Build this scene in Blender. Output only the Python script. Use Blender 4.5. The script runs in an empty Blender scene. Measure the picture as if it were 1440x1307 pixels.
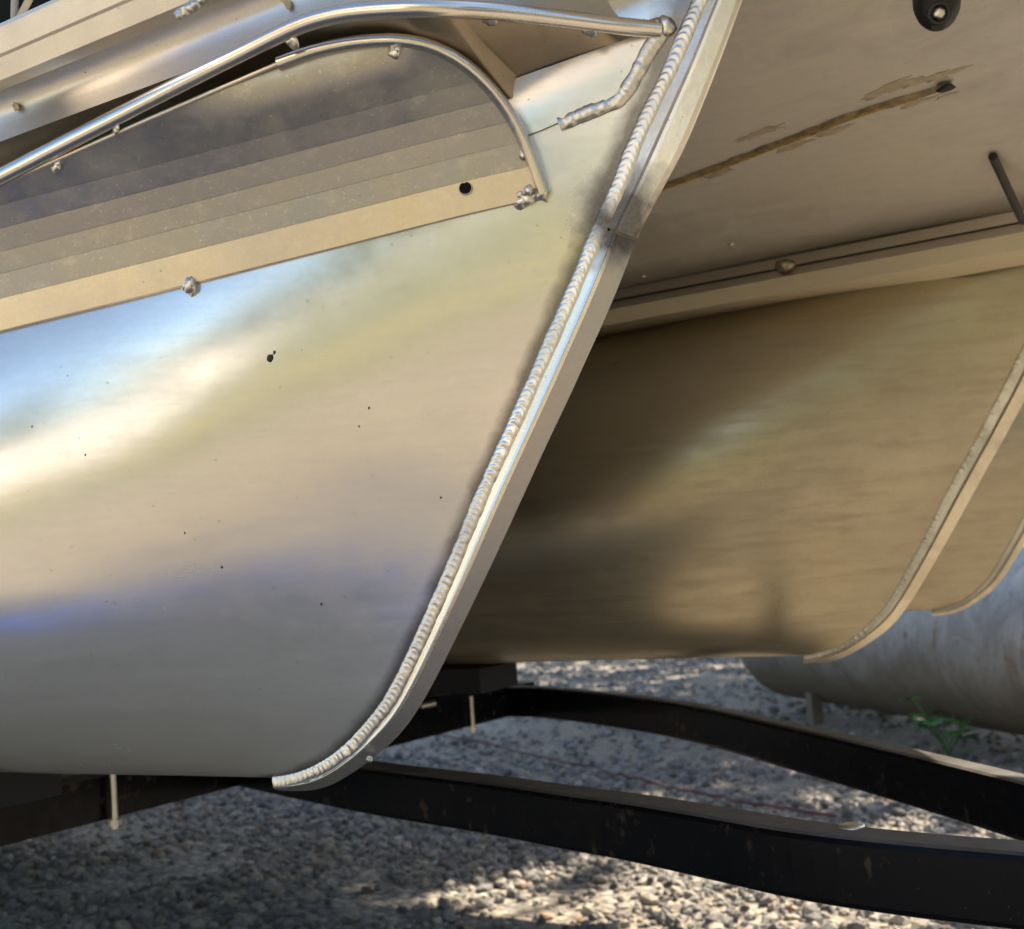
import bpy, math, random
import numpy as np
from mathutils import Vector, Matrix, noise
from mathutils.bvhtree import BVHTree

R = math.radians
rnd = random.Random(7)
npr = np.random.RandomState(11)
scene = bpy.context.scene
COL = scene.collection

# ------------------------------------------------------------------ camera
W0, H0, F = 1440.0, 1307.0, 1805.0
CAM = Vector((0.0, 0.0, 0.75))
AX = Vector((2856.0, -347.0, -1805.0)).normalized()          # boat axis (bow) in camera axes
AY = Vector((1148.0, 59.0, 1805.0)); AY = (AY - AX * AY.dot(AX)).normalized()
AZ = AX.cross(AY).normalized()
right = Vector((AX.x, AY.x, AZ.x)); down = Vector((AX.y, AY.y, AZ.y)); fwd = Vector((AX.z, AY.z, AZ.z))
cam_data = bpy.data.cameras.new('camera')
cam = bpy.data.objects.new('camera', cam_data); COL.objects.link(cam)
cam.matrix_world = Matrix(((right.x, -down.x, -fwd.x, CAM.x), (right.y, -down.y, -fwd.y, CAM.y),
                           (right.z, -down.z, -fwd.z, CAM.z), (0, 0, 0, 1)))
cam_data.sensor_fit = 'HORIZONTAL'; cam_data.sensor_width = 36.0; cam_data.lens = 36.0 * F / W0
cam_data.clip_start = 0.02; cam_data.clip_end = 1000.0
cam_data.dof.use_dof = True; cam_data.dof.focus_distance = 0.90; cam_data.dof.aperture_fstop = 13.0
scene.camera = cam

# ------------------------------------------------------------------ light
SUN_EL, SUN_AZ = R(50), R(12)            # azimuth measured from +Y towards +X
world = bpy.data.worlds.new('World'); scene.world = world; world.use_nodes = True
wn = world.node_tree.nodes; wl_ = world.node_tree.links; wn.clear()
wo = wn.new('ShaderNodeOutputWorld'); bg = wn.new('ShaderNodeBackground'); sky = wn.new('ShaderNodeTexSky')
sky.sky_type = 'NISHITA'; sky.sun_disc = False; sky.sun_elevation = SUN_EL; sky.sun_rotation = SUN_AZ
sky.altitude = 100; sky.air_density = 1.0; sky.dust_density = 1.5; sky.ozone_density = 1.2
bg.inputs['Strength'].default_value = 0.105
wl_.new(sky.outputs[0], bg.inputs[0]); wl_.new(bg.outputs[0], wo.inputs[0])
sd = bpy.data.lights.new('sun', 'SUN'); sd.energy = 4.8; sd.angle = R(0.55); sd.color = (1.0, 0.88, 0.72)
sun = bpy.data.objects.new('sun', sd); COL.objects.link(sun)
to_sun = Vector((math.sin(SUN_AZ) * math.cos(SUN_EL), math.cos(SUN_AZ) * math.cos(SUN_EL), math.sin(SUN_EL)))
sun.rotation_euler = to_sun.to_track_quat('Z', 'Y').to_euler(); sun.location = to_sun * 30
vs = scene.view_settings
vs.view_transform = 'Standard'; vs.look = 'None'; vs.exposure = 1.62; vs.gamma = 1.0; vs.use_curve_mapping = False
scene.cycles.max_bounces = 8; scene.cycles.glossy_bounces = 6; scene.cycles.diffuse_bounces = 4

# ------------------------------------------------------------------ geometry helpers
def ray(px, py):
    c = Vector((px - W0 / 2, py - H0 / 2, F))
    return Vector((c.dot(AX), c.dot(AY), c.dot(AZ)))
def onY(px, py, y):                       # point of the vertical plane Y = y
    d = ray(px, py); return CAM + d * (y / d.y)
def onZ(px, py, z):                       # point of the level plane z
    d = ray(px, py); return CAM + d * ((z - CAM.z) / d.z)
def lerp(a, b, t): return a + (b - a) * t
def resample(pts, n):
    pts = [Vector(p) for p in pts]
    acc = [0.0]
    for a, b in zip(pts, pts[1:]): acc.append(acc[-1] + (b - a).length)
    out = []; j = 0
    for i in range(n):
        s = acc[-1] * i / (n - 1)
        while j < len(pts) - 2 and acc[j + 1] < s: j += 1
        t = (s - acc[j]) / max(1e-9, acc[j + 1] - acc[j]); out.append(lerp(pts[j], pts[j + 1], min(1, t)))
    return out
def smooth(pts, n, it=3):                 # Chaikin then even resample
    pts = [Vector(p) for p in pts]
    for _ in range(it):
        q = [pts[0]]
        for a, b in zip(pts, pts[1:]): q += [lerp(a, b, .25), lerp(a, b, .75)]
        q.append(pts[-1]); pts = q
    return resample(pts, n)

class MB:
    def __init__(s): s.v = []; s.f = []; s.sm = []
    def add(s, v, f, sm=False):
        o = len(s.v); s.v += [tuple(p) for p in v]
        for q in f: s.f.append(tuple(i + o for i in q)); s.sm.append(sm)
        return s
    def grid(s, rows, sm=True, close=False, flip=False):
        nr, nc = len(rows), len(rows[0]); v = [p for r in rows for p in r]; f = []
        for i in range(nr - 1):
            for j in range(nc if close else nc - 1):
                k = (j + 1) % nc
                q = (i * nc + j, i * nc + k, (i + 1) * nc + k, (i + 1) * nc + j)
                f.append(q[::-1] if flip else q)
        return s.add(v, f, sm)
    def box(s, c, sx, sy, sz, rz=0.0, ax=None):
        c = Vector(c); m = Matrix.Rotation(rz, 3, 'Z') if ax is None else ax
        v = [c + m @ Vector((x * sx / 2, y * sy / 2, z * sz / 2)) for x in (-1, 1) for y in (-1, 1) for z in (-1, 1)]
        return s.add(v, [(0, 1, 3, 2), (4, 6, 7, 5), (0, 4, 5, 1), (2, 3, 7, 6), (0, 2, 6, 4), (1, 5, 7, 3)])
    def tube(s, pts, r, n=12, sm=True, caps=True):
        pts = [Vector(p) for p in pts]; rows = []; m = len(pts); ref = None
        for i, p in enumerate(pts):
            t = (pts[min(i + 1, m - 1)] - pts[max(i - 1, 0)]).normalized()
            if ref is None: ref = t.orthogonal().normalized()
            ref = (ref - t * ref.dot(t)).normalized(); b = t.cross(ref)
            rr = r(i / (m - 1)) if callable(r) else r
            rows.append([p + (ref * math.cos(a) + b * math.sin(a)) * rr for a in [2 * math.pi * k / n for k in range(n)]])
        s.grid(rows, sm, True)
        if caps:
            s.add(rows[0], [tuple(range(n))[::-1]]); s.add(rows[-1], [tuple(range(n))])
        return s
    def blob(s, c, nrm, r, flat=.55, seed=0, stretch=None):
        c = Vector(c); nrm = Vector(nrm).normalized(); a = nrm.orthogonal().normalized()
        if stretch is not None: a = (Vector(stretch) - nrm * Vector(stretch).dot(nrm)).normalized()
        b = nrm.cross(a); rows = []; N, M = 12, 7
        for i in range(M + 1):
            ph = math.pi * i / M; row = []
            for j in range(N):
                th = 2 * math.pi * j / N
                d = Vector((math.sin(ph) * math.cos(th), math.sin(ph) * math.sin(th), math.cos(ph)))
                k = r * (1 + .45 * noise.noise(d * 2.3 + Vector((seed * 7.1, seed * 3.3, 1.7))))
                row.append(c + (a * d.x * (1.35 if stretch is not None else 1) + b * d.y + nrm * d.z * flat) * k)
            rows.append(row)
        return s.grid(rows, True, True)

WL = {}
def build(name, mb, m, parent=None, origin=None, weld=False):
    v = np.array([tuple(p) for p in mb.v], dtype=float)
    c = Vector(((v.min(0) + v.max(0)) / 2)) if origin is None else Vector(origin)
    v = v - np.array(c)
    me = bpy.data.meshes.new(name); me.from_pydata([tuple(p) for p in v], [], mb.f); me.update()
    me.polygons.foreach_set('use_smooth', mb.sm)
    me.materials.append(m); o = bpy.data.objects.new(name, me); COL.objects.link(o)
    put(o, c, parent)
    if weld:
        import bmesh
        bm = bmesh.new(); bm.from_mesh(me); bmesh.ops.remove_doubles(bm, verts=bm.verts, dist=1e-5)
        bm.to_mesh(me); bm.free()
    return o
def put(o, c, parent):
    WL[o.name] = Vector(c)
    if parent is not None:
        o.parent = parent; o.location = Vector(c) - WL[parent.name]
    else: o.location = c
def empty(name, loc):
    o = bpy.data.objects.new(name, None); COL.objects.link(o); o.empty_display_size = .2; put(o, loc, None); return o
def tag(o, label=None, cat=None, group=None, kind=None):
    if label: o['label'] = label
    if cat: o['category'] = cat
    if group: o['group'] = group
    if kind: o['kind'] = kind
    return o
def copy_tree(o, delta, parent=None):
    c = o.copy(); COL.objects.link(c)
    if parent is not None and o.parent is not None:
        c.parent = parent
    base = WL[o.name] + Vector(delta); WL[c.name] = base
    c.location = base - (WL[c.parent.name] if c.parent else Vector())
    for ch in list(o.children): copy_tree(ch, delta, c)
    return c

# ------------------------------------------------------------------ materials
class NT:
    def __init__(s, name):
        s.m = bpy.data.materials.new(name); s.m.use_nodes = True; s.n = s.m.node_tree.nodes; s.l = s.m.node_tree.links
        s.n.clear(); s.out = s.n.new('ShaderNodeOutputMaterial'); s.p = s.n.new('ShaderNodeBsdfPrincipled')
        s.l.new(s.p.outputs[0], s.out.inputs[0]); s.geo = s.n.new('ShaderNodeNewGeometry').outputs['Position']
    def set(s, i, v):
        if hasattr(v, 'is_linked') or isinstance(v, bpy.types.NodeSocket): s.l.new(v, s.p.inputs[i])
        else: s.p.inputs[i].default_value = v
    def put(s, sock, v):
        if isinstance(v, bpy.types.NodeSocket): s.l.new(v, sock)
        else: sock.default_value = v
    def scale(s, sc, src=None):
        n = s.n.new('ShaderNodeVectorMath'); n.operation = 'MULTIPLY'; s.l.new(src or s.geo, n.inputs[0]); n.inputs[1].default_value = sc; return n.outputs[0]
    def noise(s, scale=5., sc=(1, 1, 1), detail=4., rough=.55, dist=0., src=None):
        n = s.n.new('ShaderNodeTexNoise'); s.l.new(s.scale(sc, src), n.inputs['Vector']); n.inputs['Scale'].default_value = scale
        n.inputs['Detail'].default_value = detail; n.inputs['Roughness'].default_value = rough; n.inputs['Distortion'].default_value = dist; return n.outputs[0]
    def voro(s, scale=5., sc=(1, 1, 1), feat='F1', out=0):
        n = s.n.new('ShaderNodeTexVoronoi'); n.feature = feat; s.l.new(s.scale(sc), n.inputs['Vector']); n.inputs['Scale'].default_value = scale; return n.outputs[out]
    def mr(s, v, a, b, c=0., d=1.):
        n = s.n.new('ShaderNodeMapRange'); s.put(n.inputs[0], v)
        for i, x in zip((1, 2, 3, 4), (a, b, c, d)): n.inputs[i].default_value = x
        return n.outputs[0]
    def math(s, op, a, b=0.):
        n = s.n.new('ShaderNodeMath'); n.operation = op; s.put(n.inputs[0], a); s.put(n.inputs[1], b); return n.outputs[0]
    def mix(s, f, a, b):
        n = s.n.new('ShaderNodeMix'); n.data_type = 'RGBA'; s.put(n.inputs[0], f)
        for k, x in ((6, a), (7, b)): s.put(n.inputs[k], x if isinstance(x, bpy.types.NodeSocket) else (*x[:3], 1.0))
        return n.outputs[2]
    def ramp(s, v, stops):
        n = s.n.new('ShaderNodeValToRGB'); e = n.color_ramp.elements
        while len(e) < len(stops): e.new(.5)
        for k, (p, c) in zip(e, stops): k.position = p; k.color = (*c, 1)
        s.put(n.inputs[0], v); return n.outputs[0]
    def near(s, pt, r, sc=(1, 1, 1), wob=.5):      # 1 at a point, fading to 0 at r with a ragged rim
        a = s.n.new('ShaderNodeVectorMath'); a.operation = 'SUBTRACT'; s.l.new(s.geo, a.inputs[0]); a.inputs[1].default_value = pt
        l = s.n.new('ShaderNodeVectorMath'); l.operation = 'LENGTH'; s.l.new(s.scale(sc, a.outputs[0]), l.inputs[0])
        q = s.math('ADD', l.outputs['Value'], s.math('MULTIPLY', s.math('SUBTRACT', s.noise(60., detail=5), .5), r * wob * 2))
        return s.mr(q, r * .35, r, 1., 0.)
    def bump(s, h, strength=.2, dist=.001):
        n = s.n.new('ShaderNodeBump'); n.inputs['Strength'].default_value = strength; n.inputs['Distance'].default_value = dist
        s.l.new(h, n.inputs['Height']); s.l.new(n.outputs[0], s.p.inputs['Normal']); return n

def metal(name, col=(.80, .78, .74), rough=.3, rv=.06, grain=(1, 1, 1), gs=300., bump=.05, speck=.0, stains=(), dirt=0., dirtcol=(.12, .09, .055), metallic=1., wave=0., streak=0., toe=False, dsc=(1, 1, 1), mott=0.):
    t = NT(name); big = t.noise(7., detail=6); fine = t.noise(gs, grain, 3.); mid = t.noise(45., (1, 1, 1), 6., .65)
    r = t.math('ADD', t.mr(big, .3, .7, rough - rv, rough + rv), t.mr(mid, .3, .7, -rv * .5, rv * .5))
    c = t.mix(t.mr(big, .3, .7, 0, 1), col, tuple(x * .90 for x in col))
    c = t.mix(t.mr(fine, .35, .75, 0, .20), c, tuple(x * .72 for x in col))
    met = metallic
    if mott: c = t.mix(t.math('MULTIPLY', t.mr(t.noise(70., (.8, 1, 1.3), 8., .8, .15), .52, .70), mott), c, (.82, .78, .70)); r = t.math('ADD', r, t.math('MULTIPLY', t.mr(t.noise(40., (1, 1, 1), 6., .7), .4, .65), .24 * mott)); c = t.mix(t.math('MULTIPLY', t.mr(t.noise(420., detail=1.), .68, .74), mott), c, (.9, .88, .8))
    if speck:
        vc = t.n.new('ShaderNodeSeparateColor'); t.l.new(t.voro(230., out=1), vc.inputs[0]); sp = t.mr(t.voro(230.), .10, .22, 1., 0.); sp = t.math('MULTIPLY', sp, t.mr(vc.outputs[0], .955, .96))
        c = t.mix(t.math('MULTIPLY', sp, speck), c, (.10, .09, .075))
    if dirt:
        f = t.math('MULTIPLY', t.mr(t.noise(11., dsc, 9., .68, .6), .44, .72), dirt)
        if streak: f = t.math('ADD', f, t.math('MULTIPLY', t.mr(t.noise(16., (.10, 1, 4.5), 9., .78, .4), .46, .62), streak))
        f = t.math('MINIMUM', f, .95)
        c = t.mix(f, c, dirtcol); r = t.math('ADD', r, t.math('MULTIPLY', f, .25)); met = t.math('SUBTRACT', metallic, t.math('MULTIPLY', f, .55))
    for pt, rad, k, dc in stains:
        f = t.math('MULTIPLY', t.near(pt, rad), k); c = t.mix(f, c, dc); r = t.math('ADD', r, t.math('MULTIPLY', f, .3))
    if toe:
        sx = t.n.new('ShaderNodeSeparateXYZ'); t.l.new(t.geo, sx.inputs[0])
        f = t.mr(t.math('ADD', sx.outputs[1], t.math('MULTIPLY', t.math('SUBTRACT', mid, .5), .006)), .7555, .7600, 0., .85)
        c = t.mix(f, c, (.13, .11, .10))
    t.set('Base Color', c); t.set('Roughness', r); t.set('Metallic', met)
    h = fine; c = t.mix(t.mr(t.noise(520., detail=0.), .35, .65, 0, .08), c, tuple(x * .6 for x in col)); t.set('Base Color', c)
    t.bump(h, bump, .001)
    if wave:
        b2_ = t.n.new('ShaderNodeBump'); b2_.inputs['Strength'].default_value = 1.0; b2_.inputs['Distance'].default_value = wave
        t.l.new(t.math('ADD', t.noise(9., (.35, 1, 2.0), 1., .5, .6), t.math('MULTIPLY', t.noise(34., (.5, 1, 2.), 2.), .12)), b2_.inputs['Height'])
        for n_ in t.n:
            if n_.type == 'BUMP' and n_ != b2_: t.l.new(b2_.outputs[0], n_.inputs['Normal'])
    return t.m

D1, RT, ZC = 0.77, 0.245, 0.75 + 0.091
soot = tuple(onY(868, 305, .757)); soot2 = tuple(onY(745, 280, .70))
M_hull = metal('mill_aluminium_hull', (.82, .80, .75), .205, .045, (.05, 1, 1), 260., .0, speck=.6, wave=.0005, metallic=.80, mott=.07, streak=.08, dirtcol=(.55, .52, .47), dirt=.04, toe=True,
               stains=[(soot, .035, .85, (.09, .075, .06)), (tuple(onY(815, 285, .74)), .03, .3, (.2, .17, .12))])
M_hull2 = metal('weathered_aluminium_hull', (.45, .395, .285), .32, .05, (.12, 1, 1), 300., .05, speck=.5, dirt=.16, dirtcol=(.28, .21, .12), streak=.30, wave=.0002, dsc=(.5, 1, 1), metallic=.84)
M_guard = metal('dull_aluminium_extrusion', (.47, .455, .42), .34, .05, (.06, 1, 1), 380., .03, speck=.35, dirt=.45, dirtcol=(.40, .38, .34), dsc=(.8, 1, .8), mott=.38,
                stains=[(tuple(onY(700, 270, .66)), .028, .7, (.10, .08, .06)), (tuple(onY(735, 215, .66)), .012, .9, (.12, .08, .06))])
M_lip = metal('lit_guard_lip', (.80, .69, .53), .33, .05, (.12, 1, 1), 300., .03, speck=.5, dirt=.3, dirtcol=(.50, .42, .32), mott=.25, metallic=.85,  # guard metal brightened: sunlit ground's reflection is painted into the lowest facet
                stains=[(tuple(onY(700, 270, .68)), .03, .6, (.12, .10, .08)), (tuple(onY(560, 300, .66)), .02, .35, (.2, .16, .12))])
M_rod = metal('bright_rod_aluminium', (.78, .74, .67), .24, .05, (1, 1, 1), 200., .06, speck=.3)
M_keel = metal('keel_aluminium', (.80, .76, .69), .26, .05, (1, 1, 1), 220., .06, speck=.4,
               stains=[(soot, .042, .93, (.07, .055, .045)), (tuple(onY(885, 300, .76)), .02, .8, (.10, .08, .06))])
M_keel3 = metal('shaded_keel_edge', (.46, .435, .41), .36, .06, (1, 1, 1), 220., .12, speck=.4, metallic=.9, stains=[(soot, .045, .9, (.07, .055, .045))])  # keel metal darkened: shaded ground mirrored by this facet is in the colour
M_plate = metal('rough_bow_plate', (.80, .75, .66), .34, .07, (1, 1, 1), 160., .25, speck=.5, dirt=.25, dirtcol=(.38, .30, .2),
                stains=[(soot, .045, .9, (.09, .075, .06))])
M_weld = metal('weld_metal', (.72, .69, .64), .30, .06, (1, 1, 1), 500., .10, dirt=.35, dirtcol=(.34, .29, .24), stains=[(tuple(onY(846, 308, .755)), .02, .85, (.05, .045, .04))])
M_cap = metal('nose_cap_aluminium', (.66, .65, .63), .45, .05, (.3, 1, 1), 300., .06, speck=.7, dirt=.3, dirtcol=(.36, .32, .27))
M_cove = metal('shade_brown_cove', (.40, .335, .25), .40, .05, (1, 1, 1), 260., .03, speck=.5, dirt=.2, dirtcol=(.12, .09, .06))  # brown deepened so the recess carries its shade in the colour
M_skin = metal('underskin_aluminium', (.75, .725, .68), .50, .06, (.3, 1, 1), 240., .12, speck=.4, dirt=.55, dirtcol=(.41, .375, .32), streak=.14, wave=.0006, metallic=.85)
M_flange = metal('lit_flange', (.80, .70, .52), .5, .05, (.1, 1, 1), 260., .05, speck=.3, metallic=.35)  # flange paled: the reflection of lit ground is put into its colour
M_trim = metal('deck_trim_aluminium', (.74, .66, .56), .46, .05, (.1, 1, 1), 260., .08, speck=.4, dirt=.15, dirtcol=(.4, .32, .24))

def simple(name, col, rough=.5, metallic=0., var=.25, ns=40., bump=.1, spec=.5):
    t = NT(name); a = t.noise(ns, detail=6); c = t.mix(t.mr(a, .3, .7), tuple(x * (1 - var) for x in col), tuple(x * (1 + var) for x in col))
    t.set('Base Color', c); t.set('Roughness', t.mr(a, .3, .7, rough - .06, rough + .08)); t.set('Metallic', metallic); t.set('Specular IOR Level', spec)
    t.bump(a, bump, .002); return t.m
def paint_black():
    t = NT('black_trailer_paint'); big = t.noise(6., detail=8, rough=.7); fine = t.noise(60., detail=5)
    f = t.mr(t.math('MULTIPLY', big, fine), .33, .42, 0, .8)
    c = t.mix(f, (.004, .004, .005), (.08, .05, .03)); c = t.mix(t.mr(t.voro(120.), .0, .08, .35, 0.), c, (.3, .27, .22))
    gn = t.n.new('ShaderNodeNewGeometry'); sz = t.n.new('ShaderNodeSeparateXYZ'); t.l.new(gn.outputs['Normal'], sz.inputs[0])
    du = t.math('MULTIPLY', t.mr(sz.outputs[2], .6, .95), t.mr(big, .35, .65, .25, .7)); c = t.mix(du, c, (.19, .175, .155))
    t.set('Base Color', c); t.set('Roughness', t.math('ADD', t.mr(fine, .3, .7, .18, .30), t.math('MULTIPLY', du, .45))); t.set('Specular IOR Level', .12); t.bump(fine, .12, .001); return t.m
M_black = paint_black()
M_rubber = simple('black_rubber', (.012, .012, .012), .5)
M_dark = simple('dark_panel', (.010, .008, .006), .8, spec=.1)
M_bars = simple('tan_fence_bar', (.42, .35, .26), .4)
M_seal = simple('brown_sealant', (.25, .19, .115), .5, 0., .5, 120., .5)
M_gold = simple('cured_adhesive', (.42, .29, .10), .4, 0., .4, 150., .4)
M_flake = simple('dirty_film', (.52, .46, .36), .45, .75, .2, 90., .3)
M_zinc = simple('galvanised_bolt', (.62, .58, .50), .35, .9, .15)
M_cord = simple('red_cord', (.10, .032, .026), .6)
M_wood = simple('carpeted_bunk', (.015, .015, .017), .95)
M_scrap = simple('dry_leaf', (.50, .38, .22), .7)
M_bark = simple('bark', (.10, .075, .05), .9, 0, .4, 14., .6)
def leafmat(name, a, b):
    t = NT(name); at = t.n.new('ShaderNodeAttribute'); at.attribute_name = 'tone'
    c = t.mix(at.outputs['Fac'], a, b); t.set('Base Color', c); t.set('Roughness', .5)
    t.set('Transmission Weight', 0.); tr = t.n.new('ShaderNodeBsdfTranslucent'); t.l.new(c, tr.inputs[0])
    mx = t.n.new('ShaderNodeMixShader'); mx.inputs[0].default_value = .3; t.l.new(t.p.outputs[0], mx.inputs[1]); t.l.new(tr.outputs[0], mx.inputs[2]); t.l.new(mx.outputs[0], t.out.inputs[0])
    return t.m
M_leaf = leafmat('tree_leaf', (.035, .075, .018), (.09, .14, .03)); M_weed = simple('weed_leaf', (.075, .19, .04), .5, 0., .4, 25.)

def ground_mat():
    t = NT('gravel_ground'); dist = t.noise(.55, detail=6); cells = t.voro(42.); cc = t.voro(42., out=1); n2 = t.noise(25., detail=6)
    sep = t.n.new('ShaderNodeSeparateColor'); t.l.new(cc, sep.inputs[0])
    stone = t.ramp(sep.outputs[0], [(0., (.14, .13, .12)), (.35, (.23, .21, .18)), (.62, (.32, .28, .22)), (.85, (.42, .35, .25)), (1., (.5, .46, .38))])
    dirt = t.mix(n2, (.20, .16, .10), (.34, .275, .175))
    c = t.mix(t.mr(dist, .42, .60), stone, dirt); c = t.mix(t.mr(cells, .35, .7, 0, .6), c, (.07, .058, .045))
    t.set('Base Color', c); t.set('Roughness', .85); t.bump(t.math('SUBTRACT', n2, cells), .7, .015); return t.m
def stone_mat():
    t = NT('gravel_stone'); at = t.n.new('ShaderNodeAttribute'); at.attribute_name = 'tone'; n2 = t.noise(70., detail=6, rough=.65)
    c = t.ramp(at.outputs['Fac'], [(0., (.085, .08, .075)), (.3, (.175, .168, .155)), (.55, (.29, .27, .235)), (.78, (.40, .335, .245)), (.92, (.50, .46, .39)), (1., (.31, .19, .11))])
    c = t.mix(t.mr(n2, .35, .7, 0, .45), c, (.14, .115, .09)); t.set('Base Color', c); t.set('Roughness', .78); t.bump(n2, .3, .003); return t.m
M_ground = ground_mat(); M_stone = stone_mat()
def lawn_mat():
    t = NT('dry_lawn'); a = t.noise(.8, detail=8, rough=.7); b = t.noise(30., detail=4)
    sx = t.n.new('ShaderNodeSeparateXYZ'); t.l.new(t.geo, sx.inputs[0])
    yy = t.math('ADD', sx.outputs[1], t.math('MULTIPLY', t.math('SUBTRACT', a, .5), .5))
    dry = t.math('MULTIPLY', t.mr(yy, -3.05, -2.9), t.mr(yy, -2.45, -2.3, 1., 0.))
    c = t.mix(t.mr(a, .35, .65), (.085, .095, .028), (.15, .14, .05)); c = t.mix(dry, c, (.42, .33, .12)); c = t.mix(t.mr(b, .3, .7, 0, .5), c, (.05, .065, .018))
    t.set('Base Color', c); t.set('Roughness', .9); t.bump(b, .8, .03); return t.m
M_lawn = lawn_mat()
M_conc = simple('pale_concrete', (.56, .52, .45), .8, 0., .12, 3., .1)
M_reflector = simple('blue_reflector', (.24, .38, .88), .5, 0., .15, 20., .1)
def tank_mat(axis, org):
    t = NT('weathered_tank_steel'); a = t.noise(5., detail=8, rough=.7, dist=.5); b = t.noise(30., detail=6)
    dot = t.n.new('ShaderNodeVectorMath'); dot.operation = 'DOT_PRODUCT'; t.l.new(t.geo, dot.inputs[0]); dot.inputs[1].default_value = axis
    cmb = t.n.new('ShaderNodeCombineXYZ'); t.l.new(dot.outputs['Value'], cmb.inputs[0])
    sx = t.n.new('ShaderNodeSeparateXYZ'); t.l.new(t.geo, sx.inputs[0]); t.l.new(t.math('MULTIPLY', sx.outputs[2], .12), cmb.inputs[2])
    st = t.noise(9., (1, 1, 1), 6., .7, .2, cmb.outputs[0]); st2 = t.noise(17., (1, 1, 1), 5., .7, .2, cmb.outputs[0])
    c = t.mix(t.mr(a, .35, .65), (.31, .30, .275), (.50, .475, .43)); c = t.mix(t.mr(t.math('ADD', st, t.math('MULTIPLY', a, .3)), .64, .76, 0, .7), c, (.52, .50, .47))
    c = t.mix(t.mr(t.math('ADD', st2, t.math('MULTIPLY', b, .3)), .72, .83, 0, .85), c, (.22, .11, .045))
    low = t.mr(t.math('ADD', sx.outputs[2], t.math('MULTIPLY', t.math('SUBTRACT', a, .5), .25)), .20, .52, .9, 0.)
    c = t.mix(low, c, (.17, .13, .08)); c = t.mix(t.mr(b, .62, .75, 0, .5), c, (.1, .07, .05))
    t.set('Base Color', c); t.set('Roughness', .72); t.set('Metallic', 0.); t.set('Specular IOR Level', .25); t.bump(b, .25, .004); return t.m

# ------------------------------------------------------------------ setting: ground, lawn
def sheet(name, x0, y0, x1, y1, z, m, n=2):
    rows = [[Vector((lerp(x0, x1, i / n), lerp(y0, y1, j / n), z)) for i in range(n + 1)] for j in range(n + 1)]
    return tag(build(name, MB().grid(rows, False), m), kind='structure')
sheet('gravel_ground', -300, -300, 300, 300, 0, M_ground, 6)
sheet('lawn', -200, -200, 200, -1.62, .012, M_lawn, 4)
ap = [(-200, -3.3), (.1, -3.3), (1.2, -5.2), (4.5, -16), (9, -60), (-200, -60)]
tag(build('concrete_apron', MB().add([(x, y, .02) for x, y in ap], [tuple(range(6))[::-1]]), M_conc), kind='structure')

# gravel: real stones, denser and finer close to the camera
def ico(sub):
    import bmesh
    bm = bmesh.new(); bmesh.ops.create_icosphere(bm, subdivisions=sub, radius=1.0)
    v = np.array([tuple(q.co) for q in bm.verts]); f = np.array([[w.index for w in p.verts] for p in bm.faces]); bm.free(); return v, f
def stone_shapes(sub, k):
    v, f = ico(sub); out = []
    for i in range(k):
        w = np.array([Vector(p) * (1 + .42 * noise.noise(Vector(p) * 1.3 + Vector((i * 9.1, 2.2, 5.5)))) for p in v])
        w *= np.array([1.0, npr.uniform(.65, .95), npr.uniform(.42, .7)]); out.append(w)
    return out, f
def rot_mats(n):
    q = npr.normal(size=(n, 4)); q[:, 1:3] *= .35; q /= np.linalg.norm(q, axis=1)[:, None]
    a, b, c, d = q[:, 3], q[:, 1], q[:, 2], q[:, 0]
    # mostly turned about z, tipped a little
    return np.stack([np.stack([a*a+b*b-c*c-d*d, 2*(b*c-a*d), 2*(b*d+a*c)], 1), np.stack([2*(b*c+a*d), a*a-b*b+c*c-d*d, 2*(c*d-a*b)], 1),
                     np.stack([2*(b*d-a*c), 2*(c*d+a*b), a*a-b*b-c*c+d*d], 1)], 1)
def mass(name, pos, size, sub, m, tone):
    sh, f = stone_shapes(sub, 10); n = len(pos); nv = len(sh[0]); rm = rot_mats(n); pick = npr.randint(0, 10, n)
    base = np.array(sh)[pick] * size[:, None, None]
    V = np.einsum('nij,nvj->nvi', rm, base) + pos[:, None, :]
    FA = (f[None] + (np.arange(n) * nv)[:, None, None]).reshape(-1, 3)
    me = bpy.data.meshes.new(name); me.vertices.add(n * nv); me.vertices.foreach_set('co', V.reshape(-1).astype(np.float32))
    me.loops.add(len(FA) * 3); me.loops.foreach_set('vertex_index', FA.reshape(-1).astype(np.int32))
    me.polygons.add(len(FA)); me.polygons.foreach_set('loop_start', (np.arange(len(FA)) * 3).astype(np.int32))
    me.polygons.foreach_set('use_smooth', np.ones(len(FA), dtype=bool) if sub > 1 else np.zeros(len(FA), dtype=bool))
    at = me.attributes.new('tone', 'FLOAT', 'POINT'); at.data.foreach_set('value', np.repeat(tone, nv).astype(np.float32))
    me.update(calc_edges=True); me.materials.append(m); o = bpy.data.objects.new(name, me); COL.objects.link(o); return o
def scatter(n, x0, x1, y0, y1, smin, smax):
    p = np.stack([npr.uniform(x0, x1, n), npr.uniform(y0, y1, n)], 1)
    s = smin + (smax - smin) * npr.beta(1.0, 3.6, n); return np.column_stack([p, s * npr.uniform(-.15, .38, n)]), s
P1, S1 = scatter(25000, -3.9, .1, 1.7, 4.2, .007, .032)
P2, S2 = scatter(15000, -8.5, .9, 4.2, 10., .012, .038)
P0 = np.concatenate([P1, P2]); S0 = np.concatenate([S1, S2]); gate = np.array([noise.noise(Vector((p[0] * .9, p[1] * 1.3, 3.3))) + .45 * noise.noise(Vector((p[0] * 3.1, p[1] * 3.1, 7.7))) for p in P0])
keep = gate + npr.normal(0, .16, len(gate)) < .34
P0, S0 = P0[keep], S0[keep]; TN = np.clip(npr.normal(.45, .24, len(S0)), 0, 1)
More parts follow.
